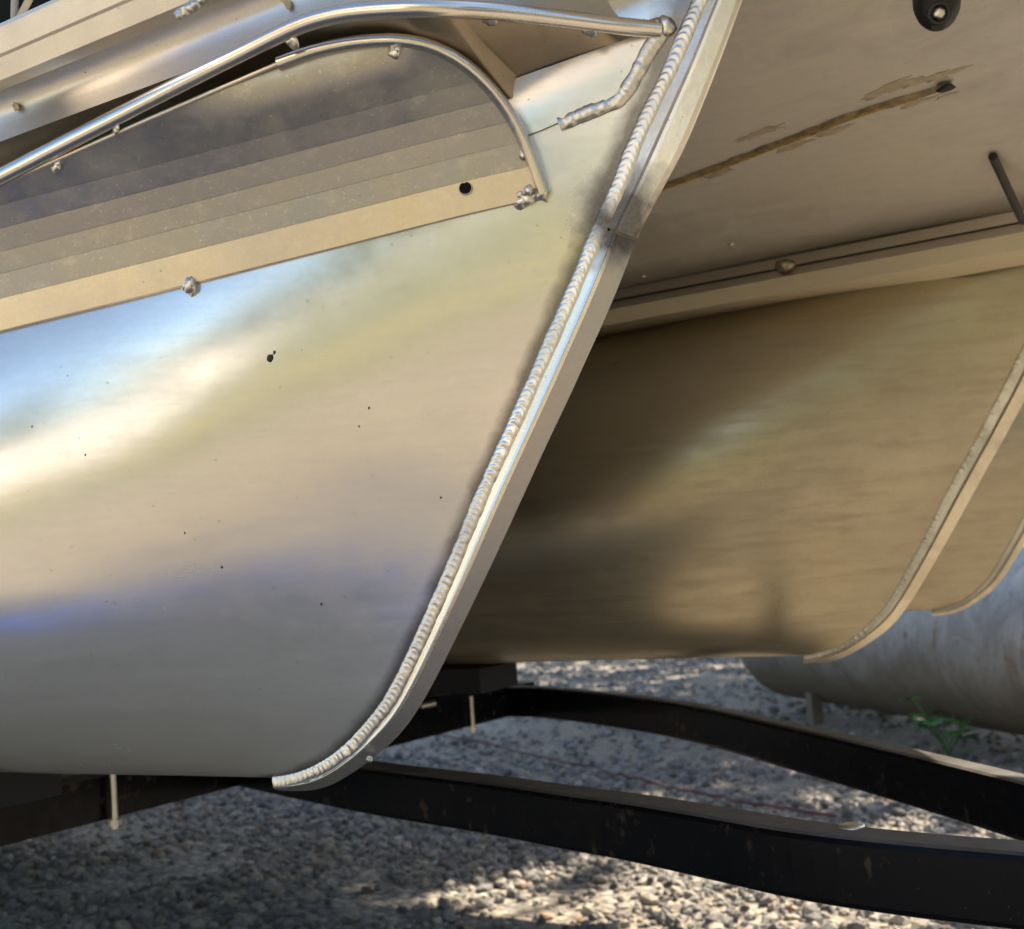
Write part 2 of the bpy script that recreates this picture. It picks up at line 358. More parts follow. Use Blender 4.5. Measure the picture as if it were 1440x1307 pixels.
tag(mass('gravel', P0, S0, 2 if False else 1, M_stone, TN), kind='stuff')

# ------------------------------------------------------------------ the boat
boat = empty('pontoon_boat', (-2.2, 1.74, .59))
tag(boat, 'bare aluminium pontoon boat with three welded tubes seen at its bow', 'boat')

# stem curves of the near pontoon, in its centre plane
WELD = [(385, 1100), (412, 1095), (440, 1086), (470, 1070), (500, 1045), (530, 1010), (553, 980), (590, 903), (638, 795), (678, 695), (712, 622), (735, 572), (770, 492), (815, 390), (848, 308), (870, 262), (897, 190), (926, 130), (945, 92), (962, 52), (985, 0), (1010, -60)]
OUTER = [(392, 1112), (430, 1113), (459, 1108), (492, 1090), (524, 1067), (564, 1033), (600, 979), (640, 900), (690, 797), (730, 710), (770, 622), (800, 560), (826, 502), (850, 450), (880, 378), (895, 335), (912, 300), (935, 258), (962, 208), (990, 140), (1010, 90), (1043, 0), (1066, -60)]
YP = D1 - .008
weld_pts = smooth([onY(x, y, YP) for x, y in WELD], 400)
outer_pts = smooth([onY(x, y, D1) for x, y in OUTER], 400)
wz = np.array([p.z for p in weld_pts]); wx = np.array([p.x for p in weld_pts]); o_ = np.argsort(wz)
def stem_x(z): return float(np.interp(z, wz[o_], wx[o_]))
X0 = -1.0; BETA = R(33)
def hull_pt(th, s, side=-1):
    zc = ZC + RT * math.sin(th); hb = RT * math.cos(th)
    a = Vector((X0, hb, zc)); zs = zc + .075 * max(0, math.sin(th)) ** 2
    b = Vector((stem_x(zs), .006, zs))
    L = (Vector((b.x, b.y, 0)) - Vector((a.x, a.y, 0))).length
    m0 = Vector((1.25 * (b.x - a.x), 0, 0)); m1 = Vector((math.cos(BETA) * L, -math.sin(BETA) * min(L, hb * 1.9 + .02), 0)) * 1.0
    m1.z = (zs - zc) * .6
    h = ((2*s**3 - 3*s*s + 1) * a + (s**3 - 2*s*s + s) * m0 + (3*s*s - 2*s**3) * b + (s**3 - s*s) * m1)
    w = .0007 * math.sin(h.x * 23 + 1.1 * math.sin(th * 5)) * math.cos(th * 3.1 + h.x * 9) * s * (1 - s) * 4
    return Vector((h.x, D1 + side * (max(h.y, .004) + w), h.z))
NTH, NS = 72, 70
def half(side):
    rows = []
    for i in range(NTH + 1):
        th = -math.pi / 2 + math.pi * i / NTH
        row = [Vector((-6.5, D1 + side * RT * math.cos(th), ZC + RT * math.sin(th))), Vector((-3.0, D1 + side * RT * math.cos(th), ZC + RT * math.sin(th)))]
        row += [hull_pt(th, j / NS, side) for j in range(NS + 1)]
        rows.append(row)
    return rows
near_rows = half(-1)
hm = MB().grid(near_rows, True, flip=True); hm.grid(half(1), True)
th_ = [-math.pi / 2 + 2 * math.pi * i / 48 for i in range(48)]
hm.add([Vector((-6.5, D1 + RT * math.cos(a), ZC + RT * math.sin(a))) for a in th_], [tuple(range(48))])
pontoon = build('pontoon', hm, M_hull, boat)
pontoon['label'] = 'near pontoon of shiny new aluminium with a pointed nose'
nv = [p for r in near_rows for p in r]; nc = len(near_rows[0])
nf = [(i*nc+j, i*nc+j+1, (i+1)*nc+j+1, (i+1)*nc+j) for i in range(NTH) for j in range(nc-1)]
BV = BVHTree.FromPolygons([tuple(p) for p in nv], nf)
def hull(px, py, off=0.):
    d = ray(px, py).normalized(); h = BV.ray_cast(CAM, d)
    if h[0] is None: return None
    n = h[1] if h[1].dot(d) < 0 else -h[1]
    return h[0] + n * off
def hull_n(px, py):
    d = ray(px, py).normalized(); h = BV.ray_cast(CAM, d); return (h[1] if h[1].dot(d) < 0 else -h[1]) if h[0] else -d

# keel strip and bow plate outside the weld
def strip(i0, i1, prof):
    rows = []
    for i in range(i0, i1):
        a, b = weld_pts[i], outer_pts[i]
        row = [Vector((lerp(a.x, b.x, f), D1 - y, lerp(a.z, b.z, f))) for f, y in prof]
        row += [Vector((lerp(a.x, b.x, f), D1 + y, lerp(a.z, b.z, f))) for f, y in prof[::-1]]
        rows.append(row)
    m = MB().grid(rows, False, True, flip=True); n = len(rows[0])
    m.add(rows[0], [tuple(range(n))]); m.add(rows[-1], [tuple(range(n))[::-1]]); return m
cut = min(range(400), key=lambda i: abs(outer_pts[i].z - onY(893, 335, D1).z))
KP = [(-.15, .0080), (.36, .0068), (.44, .0070), (.475, .0086), (.52, .0092), (.56, .0087), (.59, .0076)]
keel = build('keel_strip', strip(0, cut, KP), M_keel, pontoon)
build('keel_edge', strip(0, cut, [(.585, .0074), (.92, .0016), (1.0, .0002)]), M_keel3, pontoon)
BP = [(-.15, .0068), (.42, .0070), (.52, .0078), (.60, .0072), (.93, .0030), (1.0, .0012)]
plate = build('bow_plate', strip(cut, 400, BP), M_plate, pontoon)

def bead(pts, nrm, wid, hgt, pitch, seed=0, nx=12, per=9, rip=.20):
    L = sum((b - a).length for a, b in zip(pts, pts[1:])); n = int(L / pitch * per); P = resample(pts, n); rows = []
    for i, p in enumerate(P):
        t = (P[min(i + 1, n - 1)] - P[max(i - 1, 0)]).normalized(); N = Vector(nrm(p)).normalized() if callable(nrm) else Vector(nrm).normalized()
        N = (N - t * N.dot(t)).normalized(); A = t.cross(N); s = L * i / (n - 1); row = []
        ww = wid * (1 + .16 * noise.noise(Vector((s * 38, seed, 0))) + .10 * noise.noise(Vector((s * 150, seed + 2., 0)))); hh = hgt * (1 + .3 * noise.noise(Vector((s * 60, seed + 3., 0))) + .25 * noise.noise(Vector((s * 210, seed + 5., 0))))
        for j in range(nx + 1):
            v = -1 + 2 * j / nx
            ph = (s - 1.5 * pitch * (1 - v * v) + pitch * .30 * noise.noise(Vector((s * 90, seed + 9., 0)))) / pitch
            saw = ph - math.floor(ph); saw = (saw / .72) ** 1.2 if saw < .72 else ((1 - saw) / .28)
            h = hh * math.sqrt(max(0, 1 - v * v)) * .85 + hh * rip * saw * math.sqrt(max(0, 1 - v * v * .96)) - hgt * .18
            row.append(p + A * v * ww + N * h)
        rows.append(row)
    return MB().grid(rows, True)
wb = bead([Vector((p.x, YP, p.z)) for p in weld_pts], (.28, -.95, .12), .0057, .0019, .0046, rip=.24)
build('weld_bead', wb, M_weld, pontoon)
# small screw on the keel
p = onY(519, 1068, D1 - .006); mm = MB(); mm.blob(p, (0, -1, 0), .0026, .8, 3); mm.blob(p + Vector((.0022, -.001, .0015)), (0, -1, 0), .0015, .8, 4)
build('screw_head', mm, M_zinc, pontoon)
# tar specks and dark marks on the sheet
for px, py, r in ((380, 504, .0022), (386, 496, .001), (519, 574, .0007), (45, 600, .0006), (260, 750, .0006), (312, 798, .0008), (452, 850, .0008), (505, 600, .0006), (120, 640, .0006), (620, 700, .0007)):
    q = hull(px, py)
    if q: build('tar_speck', MB().blob(q, hull_n(px, py), r, .35, px % 7, stretch=(.3, 0, 1)), M_rubber, pontoon)

# ---- splash guard: grooved extrusion welded along the shoulder, rounded at its front end
BOT = [(-700, 651), (-400, 573), (-150, 508), (0, 469), (180, 424), (360, 378), (500, 342), (600, 316), (680, 296), (735, 284), (768, 277)]
bw = []
for x, y in BOT:
    q = hull(x, y, .004); bw.append(q)
bw = smooth(bw, 160, 2)
bx = np.array([q.x for q in bw]); by = np.array([q.y for q in bw]); bz = np.array([q.z for q in bw]); oo = np.argsort(bx)
bx, by, bz = bx[oo], by[oo], bz[oo]
ux = np.linspace(bx.min(), bx.max(), 500); ker = np.hanning(41); ker /= ker.sum()
def soft(v):
    v = np.interp(ux, bx, v); sl = (v[1] - v[0], v[-1] - v[-2]); k = np.arange(1, 21)
    e = np.concatenate([v[0] - sl[0] * k[::-1], v, v[-1] + sl[1] * k]); return np.convolve(e, ker, 'valid')
by, bz, bx = soft(by), soft(bz), ux
LEV = [0, .0205, .036, .049, .062, .074, .098]; OUT = [0, .0070, .0136, .0205, .0293, .0398, .0640]
def g_base(x): return float(np.interp(x, bx, by)), float(np.interp(x, bx, bz))
def g_norm(x):
    a = g_base(x - .01); b = g_base(x + .01); t = Vector((.02, b[0] - a[0], 0)).normalized(); return Vector((t.y, -t.x, 0))
def g_pt(x, h):
    y, z = g_base(x); n = g_norm(x); o = float(np.interp(h, LEV, OUT)); return Vector((x, y, z + h)) + n * o
TOP = [(-700, 578), (-400, 440), (-150, 330), (0, 262), (80, 228), (163, 191), (250, 152), (340, 113), (430, 76), (480, 64), (525, 58), (560, 57), (600, 62), (640, 80), (678, 110), (706, 143), (728, 180), (745, 215), (757, 245), (766, 272)]
# invert (x, h) -> pixel numerically on a table of the surface
tx = np.linspace(-1.3, float(bx.max()), 1200); th2 = np.linspace(0, .14, 220)
tab = np.array([[tuple(g_pt(x, h)) for h in th2] for x in tx])
rel = tab - np.array(CAM)
RX = np.array([right, down, fwd]); cc = rel @ RX.T
tpx = cc[..., 0] / cc[..., 2] * F + W0 / 2; tpy = cc[..., 1] / cc[..., 2] * F + H0 / 2
def g_inv(px, py):
    k = np.argmin((tpx - px) ** 2 + (tpy - py) ** 2); i, j = np.unravel_index(k, tpx.shape); return float(tx[i]), float(th2[j])
TX = [g_inv(x, y) for x, y in TOP[2:]]
TX = [(-6.0, TX[0][1])] + TX
sm_top = smooth([Vector((a, b, 0)) for a, b in TX], 300, 2)
mono = []
for q in sm_top:
    if not mono or q.x > mono[-1][0]: mono.append((q.x, q.y))
hx = np.array([a for a, b in mono]); hh = np.array([b for a, b in mono])
xs = list(np.linspace(-5.8, -1.2, 6)) + list(np.linspace(-1.1, hx.max(), 170))
gm = MB(); lip = MB()
levels = LEV[:-1] + [.13]
def g_col(x, l0, l1, n=3):
    t_ = float(np.interp(x, hx, hh)); a0, a1 = min(l0, t_), min(l1, t_)
    return [g_pt(x, lerp(a0, a1, q / n)) - g_norm(x) * (.0005 * q / n) for q in range(n + 1)], a1 - a0
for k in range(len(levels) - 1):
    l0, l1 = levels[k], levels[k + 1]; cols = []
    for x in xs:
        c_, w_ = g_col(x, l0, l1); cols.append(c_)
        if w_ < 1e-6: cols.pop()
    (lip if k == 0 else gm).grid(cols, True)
    if k < len(levels) - 2:
        ed = [x for x in xs if float(np.interp(x, hx, hh)) > l1 + 1e-4]
        gm.grid([[g_pt(x, l1) - g_norm(x) * .0005, g_pt(x, l1 + .0004)] for x in ed], False)
    # thickness along the lower edge
    if k == 0:
        for a, b in zip(xs, xs[1:]):
            n = g_norm(a); gm.add([g_pt(a, 0), g_pt(b, 0), g_pt(b, 0) - g_norm(b) * .0035, g_pt(a, 0) - n * .0035], [(0, 3, 2, 1)])
guard = build('splash_guard', gm, M_guard, boat)
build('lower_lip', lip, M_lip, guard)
guard['label'] = 'grooved dull aluminium guard with a rounded front end on the near pontoon'
# rim rod round the front, thin lip further aft
rim = [g_pt(q.x, q.y) + g_norm(q.x) * .002 for q in sm_top]
xs_start = g_inv(430, 76)[0]
front = [q for q in rim if q.x >= xs_start]
aft = [q for q in rim if q.x <= xs_start + .02]
build('rim_rod', MB().tube(smooth(front, 90, 1), lambda t: .0043 if t < .9 else .0043, 14), M_rod, guard)
build('top_lip', MB().tube(resample(aft, 60), .0016, 8), M_trim, guard)

def tack(pts, parent, nrm=None, mat=None):
    mb = MB()
    for i, (q, r, fl) in enumerate(pts): mb.blob(q, nrm or (-.1, -.95, -.1), r, fl, rnd.randint(0, 50))
    return build('tack_weld', mb, mat or M_weld, parent)
q = hull(268, 402, .002); tack([(q, .0062, .6), (q + Vector((.003, -.002, .001)), .0036, .6), (q + Vector((-.004, -.001, .0008)), .0038, .6), (q + Vector((.001, .001, -.003)), .0045, .4)], guard)
q = hull(742, 278, .003); tack([(q + Vector((-.006, 0, -.002)), .0055, .7), (q, .006, .7), (q + Vector((.009, .004, .002)), .0062, .8), (q + Vector((.003, -.003, .003)), .004, .8), (q + Vector((-.004, -.003, .002)), .003, .8)], guard)
def gp(px, py, off=.0):
    x, h = g_inv(px, py); return g_pt(x, h) + g_norm(x) * off
for px, py, r in ((80, 233, .0050), (163, 183, .0035), (555, 72, .0050), (737, 216, .0045)):
    q = gp(px, py, .001); tack([(q, r, .5), (q + Vector((.003, -.001, .0005)), r * .6, .6)], guard)
x, h = g_inv(655, 265); n = g_norm(x); c = g_pt(x, h)
a = Vector((n.y, -n.x, 0)).normalized(); b = Vector((0, 0, 1))
ring = lambda r, o: [c + n * o + (a * math.cos(t) + b * math.sin(t)) * r for t in [2 * math.pi * k / 24 for k in range(24)]]
build('hole_rim', MB().grid([ring(.0049, -.0002), ring(.0047, .0007), ring(.0043, .0009), ring(.0041, .0004)], True, True), M_guard, guard)
build('drain_hole', MB().grid([ring(.0042, .0009), ring(.003, .0006), ring(.0001, .0006)], True, True), M_dark, guard)

# ---- nose cap: rod, cove behind it and side sheet above it
RODP = [(-700, 600, .500), (-350, 425, .500), (-100, 300, .500), (0, 250, .503), (80, 208, .505), (163, 166, .508), (250, 121, .512), (330, 81, .523), (400, 45, .545), (440, 28, .560), (500, 15, .583), (600, 11, .627), (700, 16, .671), (800, 28, .710), (880, 38, .742), (928, 42, .757)]
def gtop_y(px):
    py = float(np.interp(px, [a for a, b in TOP], [b for a, b in TOP])); x, h = g_inv(px, py); return g_pt(x, h).y
RODP = [(x, y, gtop_y(max(x, -100)) - .004 if x <= 360 else (Y if x >= 600 else lerp(gtop_y(340) - .004, .627, ((x - 340) / 260.) ** 1.25))) for x, y, Y in RODP]
rodw = smooth([onY(x, y, Y) for x, y, Y in RODP], 160, 2)
cap_lo = [onY(x, y, Y) for x, y, Y in RODP if -100 <= x <= 340]
for q in cap_lo: q.y += .016; q.z = .75 + .5727 * q.y
cap_lo = smooth(cap_lo + [onY(x, y, Y) + Vector((-.004, .010, .006)) for x, y, Y in RODP if x >= 500], 160, 2)
cap_lo = [Vector((-5.8, cap_lo[0].y, cap_lo[0].z))] + cap_lo
PRO = [(0, 0), (-.003, .006), (-.005, .012), (-.0065, .0185), (-.0055, .024), (0, .0295), (.007, .033), (.013, .0362)]
rows = []
for i, p in enumerate(cap_lo):
    t = (cap_lo[min(i + 1, len(cap_lo) - 1)] - cap_lo[max(i - 1, 0)]); t.z = 0; t.normalize(); n = Vector((t.y, -t.x, 0))
    k_ = p.y / .522; rows.append([p + n * o * k_ + Vector((0, 0, h * k_)) for o, h in PRO])
cap_bv = BVHTree.FromPolygons([tuple(p) for r in rows for p in r], [(i*8+j, i*8+j+1, (i+1)*8+j+1, (i+1)*8+j) for i in range(len(rows)-1) for j in range(7)])
cap = build('nose_cap', MB().grid(rows, True, flip=True), M_cap, boat)
cap['label'] = 'curved side sheet above the long bent rod at the bow'
build('edge_rod', MB().tube([Vector((-5.8, rodw[0].y, rodw[0].z))] + rodw, .0056, 16), M_rod, cap)
# cove: dark recess from the shoulder up to the cap
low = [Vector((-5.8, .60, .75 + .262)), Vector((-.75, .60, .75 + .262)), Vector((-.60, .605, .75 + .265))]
L1 = [(560, 168), (640, 141), (715, 114), (800, 84), (912, 44)]; L2 = [(560, 245), (640, 218), (745, 190), (786, 172), (868, 136), (905, 92), (928, 48)]
fx_ = np.arange(560, 930, 8.); fy_ = np.array([(lambda h: h.y if h else np.nan)(hull(x, float(np.interp(x, [a for a, b in L2], [b for a, b in L2])))) for x in fx_]); ok_ = ~np.isnan(fy_)
def foot_y(px, f): return min(.758, float(np.interp(px, fx_[ok_], fy_[ok_])) - .0032 + (1 - f) * .016 - .003 * math.sin(math.pi * f))
# shoulder strip (bracket foot) lying on the nose, and the L-shaped weld at its end
foot_top = []; up = smooth([Vector((x, y, 0)) for x, y in L1], 40, 2); dn = smooth([Vector((x, y, 0)) for x, y in L2], 40, 2); rows = []
for i in range(40):
    row = []; last = None; sl = .0022
    for j in range(8):
        q = lerp(dn[i], up[i], j / 7); h = hull(q.x, q.y)
        y_ = h.y - .0022 if h else None
        if last is None: last = y_ if y_ is not None else foot_y(q.x, 1)
        elif y_ is not None and abs(y_ - last) < .009: sl = max(.0, y_ - last); last = y_
        else: last += sl
        row.append(onY(q.x, q.y, min(last, .7585)))
    rows.append(row[::-1]); foot_top.append((up[i].x, row[-1].y))
br = build('bracket_foot', MB().grid(rows, True, flip=True), M_hull, boat)
for x, y in ((600, 155), (650, 138), (715, 114), (780, 91), (850, 66), (910, 45)): low.append(onY(x, y, float(np.interp(x, [a for a, b in foot_top], [b for a, b in foot_top])) + .001))
lowr = smooth(low, 161, 1)
# match both curves by x so that the ruled sheet does not twist
lx = np.array([p.x for p in lowr]); ly = np.array([p.y for p in lowr]); lz = np.array([p.z for p in lowr])
rows = []
for p in cap_lo:
    x = min(p.x - .004, lx.max())
    lo = Vector((x, float(np.interp(x, lx, ly)), float(np.interp(x, lx, lz))))
    if x < bx.max() - .01: lo = Vector((x, g_base(x)[0] + .012, g_base(x)[1] + .06))
    gz = 0
    if x < bx.max() - .002:
        gt_ = g_pt(x, float(np.interp(x, hx, hh))); gz = gt_.z + .006 if gt_.y > p.y - .002 else 0
    zl = lerp(lo.z, p.z, .5); wq = min(1, max(0, (gz - zl) / .03)); wq = wq * wq * (3 - 2 * wq)
    mid = Vector((lo.x, lerp(lerp(lo.y, p.y, .5), max(lo.y - .004, p.y + .004), wq), lerp(zl, max(p.z - .003, lo.z + .002, gz), wq))); m2 = Vector((p.x, p.y + .006, max(gz, p.z - .004))); rows.append([lo, lerp(lo, mid, .6), mid, m2, p])
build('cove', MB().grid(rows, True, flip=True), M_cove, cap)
LW = [(934, 38), (925, 52), (912, 70), (897, 100), (880, 128), (868, 140), (845, 150), (815, 161), (786, 173)]
lw = []
for x, y in LW:
    q = hull(x, y, .0008); lw.append(q if q else onY(x, y, .755))
build('weld_bead', bead(smooth(lw, 120, 2), (.5, -.85, .15), .0060, .0042, .0046, 5, rip=.06), M_weld, br)
q = lw[0]; tack([(q, .0075, .6), (q + Vector((-.005, -.004, .001)), .005, .6)], br)
for x, y in ((690, 27), (830, 44), (412, 60)):
    d = ray(x, y); yy = np.interp(x, [r_[0] for r_ in RODP], [r_[2] for r_ in RODP]) + .003; q = onY(x, y, yy)
    tack([(q, .0052, .35), (q + Vector((-.003, -.001, .001)), .003, .5)], cap, (-.2, -.8, -.6))

# ---- deck edge, fence and furniture
ZT = .75
def xrun(pts, x0=-5.8, x1=.2, m=None):        # extrude a (Y, z) profile along the boat
    return MB().grid([[Vector((x, y, z)) for y, z in pts] for x in (x0, x1)], False, flip=True)
def deck_x(y): return float(np.interp(y, [1.72, 1.9, 2.97], [.25, -.45, -.75]))
pl_ = [(-5.85, .69), (.25, .69), (.25, 1.72), (-.45, 1.9), (-.75, 2.97), (-5.85, 2.97)]
dk = MB(); dk.add([(x, y, z) for z in (1.15, 1.19) for x, y in pl_], [tuple(range(6))[::-1], tuple(range(6, 12))] + [(i, (i + 1) % 6, (i + 1) % 6 + 6, i + 6) for i in range(6)])
deck = build('deck', dk, M_skin, boat)
tr = MB()
tr.grid([[Vector((x, y, z)) for y, z in ((.548, 1.0988), (.5350, 1.0980), (.5292, 1.1095), (.5277, 1.1110), (.5217, 1.1245), (.5248, 1.1256), (.548, 1.1256), (.548, 1.0988))] for x in (-5.8, .25)], False, flip=True)
trim = build('deck_trim', tr, M_trim, deck)
build('trim_cap', MB().box((-2.8, .535, 1.1277), 6.0, .020, .0036), M_trim, deck)
fence = build('fence_panel', MB().box((-3.2, .600, 1.190), 5.0, .006, .128), M_dark, boat)
for x, y, x2, y2 in ((20, 33, 22, -60), (25, 30, 62, -40), (-60, 72, -120, -10), (-60, 72, -58, -30)):
    build('fence_bar', MB().tube([onY(x, y, .560), onY(x2, y2, .560)], .0026, 10), M_bars, fence)
# clear bead of weld where trim meets the cap
q0 = onY(262, 20, .531); mbq = MB()
for k in range(6):
    mbq.blob(q0 + Vector((.0045 * k - .004, -.001, .0012 * k + rnd.uniform(-.001, .001))), (-.1, -1, .1), .0036, .8, k)
build('weld_bead', mbq, M_weld, deck)

# ---- underskin with sealant seam
ZU = ZT + .385
def zskin(x, y): return ZU + .004 * math.sin(x * 3.1) * math.sin((y - .6) * 5)
sk = MB().grid([[Vector((min(x, deck_x(y)), y, zskin(min(x, deck_x(y)), y))) for y in np.linspace(.70, 2.88, 60)] for x in list(np.linspace(-5.8, -1.6, 12)) + list(np.linspace(-1.5, .25, 60))], True, flip=False)
skin = build('underskin', sk, M_skin, deck)
SEAM = [(850, 312), (900, 284), (935, 266), (980, 250), (1030, 231), (1080, 211), (1130, 193), (1180, 172), (1230, 155), (1280, 141), (1318, 128), (1338, 122)]
zs = ZU - .0045
seam = smooth([onZ(x, y, zs) for x, y in SEAM], 120, 2)
for q in seam: q.z = zskin(q.x, q.y) - .0012
def flat_ribbon(pts, wid, hgt, seed, taper=True):
    n = len(pts); rows = []
    for i, p in enumerate(pts):
        t = (pts[min(i + 1, n - 1)] - pts[max(i - 1, 0)]).normalized(); A = Vector((t.y, -t.x, 0)).normalized()
        w = wid * (1 + .55 * noise.noise(Vector((i * .21, seed, 0)))); w *= min(1, (n - i) / 12 + .12) if taper else 1
        rows.append([p + A * w * v + Vector((.0, .0, -hgt * (1 - abs(v) ** 2.) + .004 * (1 if abs(v) > .99 else 0) + .0006 * noise.noise(Vector((i * .5, v * 3, seed))))) for v in (-1, -.7, -.35, 0, .35, .7, 1)])
    return MB().grid(rows, True)
seam_o = build('sealant_seam', flat_ribbon(seam, .008, .003, 2.), M_seal, deck)
build('adhesive_bead', flat_ribbon([p + Vector((.0, -.0016, -.0024)) for p in seam[20:112]], .0022, .0022, 8.), M_gold, deck)
def flake(px, py, r, seed):
    c = onZ(px, py, ZU - .0046); n = 44; t = seam[60] - seam[50]; t.normalize(); s = Vector((-t.y, t.x, 0)); row = []
    for k in range(n):
        a = 2 * math.pi * k / n; rr = r * .8 * (1 + .75 * noise.noise(Vector((math.cos(a) * 1.6, math.sin(a) * 1.6, seed))) + .6 * noise.noise(Vector((math.cos(a) * 5.6, math.sin(a) * 5.6, seed))))
        p_ = c + t * math.cos(a) * rr * 1.9 + s * math.sin(a) * rr * .62; p_.z = zskin(p_.x, p_.y) + .0008; row.append(p_)
    lo = [p + Vector((0, 0, -.0012)) for p in row]
    return MB().grid([row, lo], False, True).add(lo, [tuple(range(n))])
for px, py, r, sd_ in ((1070, 190, .016, 1.), (1120, 210, .012, 2.), (1255, 128, .018, 3.), (1300, 118, .012, 4.), (1170, 190, .013, 5.), (1110, 214, .010, 6.), (1332, 140, .006, 7.), (1010, 250, .014, 8.), (1325, 112, .011, 9.), (1290, 150, .010, 11.)):
    build('film_flake', flake(px, py, r, sd_), M_flake, deck)
q = onZ(1330, 125, ZU - .006); build('seam_hole', MB().blob(q, (0, 0, -1), .006, .4, 2, stretch=(1, -.3, 0)), M_rubber, deck)
for px, py in ((1028, 344), (905, 389), (1030, 1)):
    build('rivet', MB().blob(onZ(px, py, ZU - .004), (0, 0, -1), .004, .6, px), M_zinc, deck)
# bracket over the middle pontoon: three stepped flanges
def bracket(y0):
    mb = MB()
    mb.grid([[Vector((x, y0 + a, ZT + b)) for a, b in ((-.100, .385), (-.100, .3715), (-.092, .3700))] for x in (-5.8, .22)], False, flip=False)
    mb.grid([[Vector((x, y0 + a, ZT + b)) for a, b in ((-.096, .3702), (-.098, .3525), (-.139, .3497))] for x in (-5.8, .22)], False, flip=False)
    return mb
b2 = build('tube_bracket', bracket(1.74), M_trim, boat)
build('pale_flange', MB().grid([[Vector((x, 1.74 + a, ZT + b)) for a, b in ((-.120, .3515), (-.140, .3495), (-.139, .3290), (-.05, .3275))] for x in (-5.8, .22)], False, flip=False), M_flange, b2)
b2['label'] = 'stepped aluminium flanges above the middle pontoon'
build('flange_seam', MB().box((-2.8, 1.6455, ZT + .3706), 6.0, .008, .0016), M_rubber, b2)
q = onY(1104, 375, 1.638); build('tack_weld', MB().blob(q, (-.1, -1, -.2), .010, .6, 3, stretch=(1, 0, 0)), M_trim, b2)
copy_tree(b2, (-.35, .97, 0), boat)

# ---- middle and far pontoons: copies without the near one's guard
def copy_part(o, d, par, m=None):
    c = o.copy(); c.data = o.data.copy() if m else o.data; COL.objects.link(c)
    if m: c.data.materials.clear(); c.data.materials.append(m)
    WL[c.name] = WL[o.name] + Vector(d); c.parent = par; c.location = WL[c.name] - WL[par.name]; return c
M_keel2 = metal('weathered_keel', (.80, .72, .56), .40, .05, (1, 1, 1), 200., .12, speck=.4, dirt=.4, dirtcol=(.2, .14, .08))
kids = {o.name.split('.')[0]: o for o in pontoon.children if o.name.split('.')[0] in ('keel_strip', 'keel_edge', 'bow_plate', 'weld_bead')}
for dx, dy, lab in ((.088, .97, 'middle pontoon, browned by water stains, behind the shiny near one'), (.015, 1.94, 'farthest pontoon, mostly hidden behind the middle one')):
    p2 = copy_part(pontoon, (dx, dy, 0), boat, M_hull2); p2['label'] = lab
    for k in kids.values(): copy_part(k, (dx, dy + (.0012 if k.name.startswith('weld') else 0), 0), p2, M_keel2)

# ---- black fitting and rubber strap hanging under the deck
fx = onZ(1318, -30, ZU); ft = MB(); ax_ = (CAM - fx); top = onY(1314, -40, fx.y); bot = onY(1320, 36, fx.y - .02)
ft.tube(smooth([top, lerp(top, bot, .5), bot], 14, 1), lambda t: .016 * (1 if t < .55 else max(.25, math.sqrt(max(0, 1 - ((t - .55) / .47) ** 2)))), 18)
fit = build('hose_fitting', ft, M_rubber, boat)
n = (CAM - bot).normalized(); c = onY(1321, 19, fx.y - .034); a = n.orthogonal().normalized(); b = n.cross(a)
def rg(r, o): return [c + n * o + (a * math.cos(t) + b * math.sin(t)) * r for t in [2 * math.pi * k / 20 for k in range(20)]]
build('fitting_ring', MB().grid([rg(.0085, -.006), rg(.0080, .0015), rg(.0055, .002), rg(.005, -.003)], True, True), M_rubber, fit)
build('fitting_bolt', MB().blob(c - n * .001, n, .0042, .5, 2), M_zinc, fit)
s0 = onZ(1396, 220, ZU - .002)
build('strut_rod', MB().tube([s0, onY(1438, 311, s0.y + .16)], .0046, 12), M_rubber, boat)

# ------------------------------------------------------------------ trailer
trailer = empty('boat_trailer', (-1.5, 1.7, 0)); tag(trailer, 'black steel boat trailer with an A-frame tongue under the pontoons', 'trailer')
ZR = ZT - .238; HR = .058
def rail(px, wid, ext):
    pts = smooth([onZ(x, y, ZR) for x, y in px], 60, 2); e = (pts[-1] - pts[-4]).normalized(); pts.append(pts[-1] + e * ext); rows = []
    n = len(pts); r = .006
    for i, p in enumerate(pts):
        t = (pts[min(i + 1, n - 1)] - pts[max(i - 1, 0)]); t.z = 0; t.normalize(); A = Vector((-t.y, t.x, 0))
        if A.y < 0: A = -A
        sec = [(0, -r), (r * .3, -r * .3), (r, 0), (wid - r, 0), (wid, -r), (wid, -HR + r), (wid - r, -HR), (r, -HR), (r * .3, -HR + r * .3), (0, -HR + r)]
        rows.append([p + A * u + Vector((0, 0, w)) for u, w in sec])
    m = MB().grid(rows, False, True); k = len(rows[0]); m.add(rows[0], [tuple(range(k))[::-1]]); m.add(rows[-1], [tuple(range(k))]); return m
RN = [(318, 1049), (345, 1054), (430, 1068), (528, 1083), (660, 1098), (800, 1119), (860, 1126), (1000, 1150), (1111, 1170), (1280, 1188), (1440, 1201), (1600, 1216)]
RF = [(712, 967), (750, 967), (800, 971), (870, 978), (951, 989), (1030, 1005), (1111, 1024), (1191, 1042), (1298, 1067), (1440, 1102), (1600, 1146)]
r1 = build('tongue_rail', rail(RN, .047, .22), M_black, trailer); r1['label'] = 'nearer curved black rail of the tongue'
r2 = build('tongue_rail', rail(RF, .034, .20), M_black, trailer); r2['label'] = 'farther curved black rail with a bend in it'
c0 = onZ(-330, 1197, ZR); c1 = onZ(714, 967, ZR); d = (c1 - c0); d.z = 0; d.normalize(); nn = Vector((-d.y, d.x, 0)); nn = nn if nn.x < 0 else -nn
mid = (c0 + c1) / 2 + nn * .03 + Vector((0, 0, -.028)); L = (c1 - c0).length
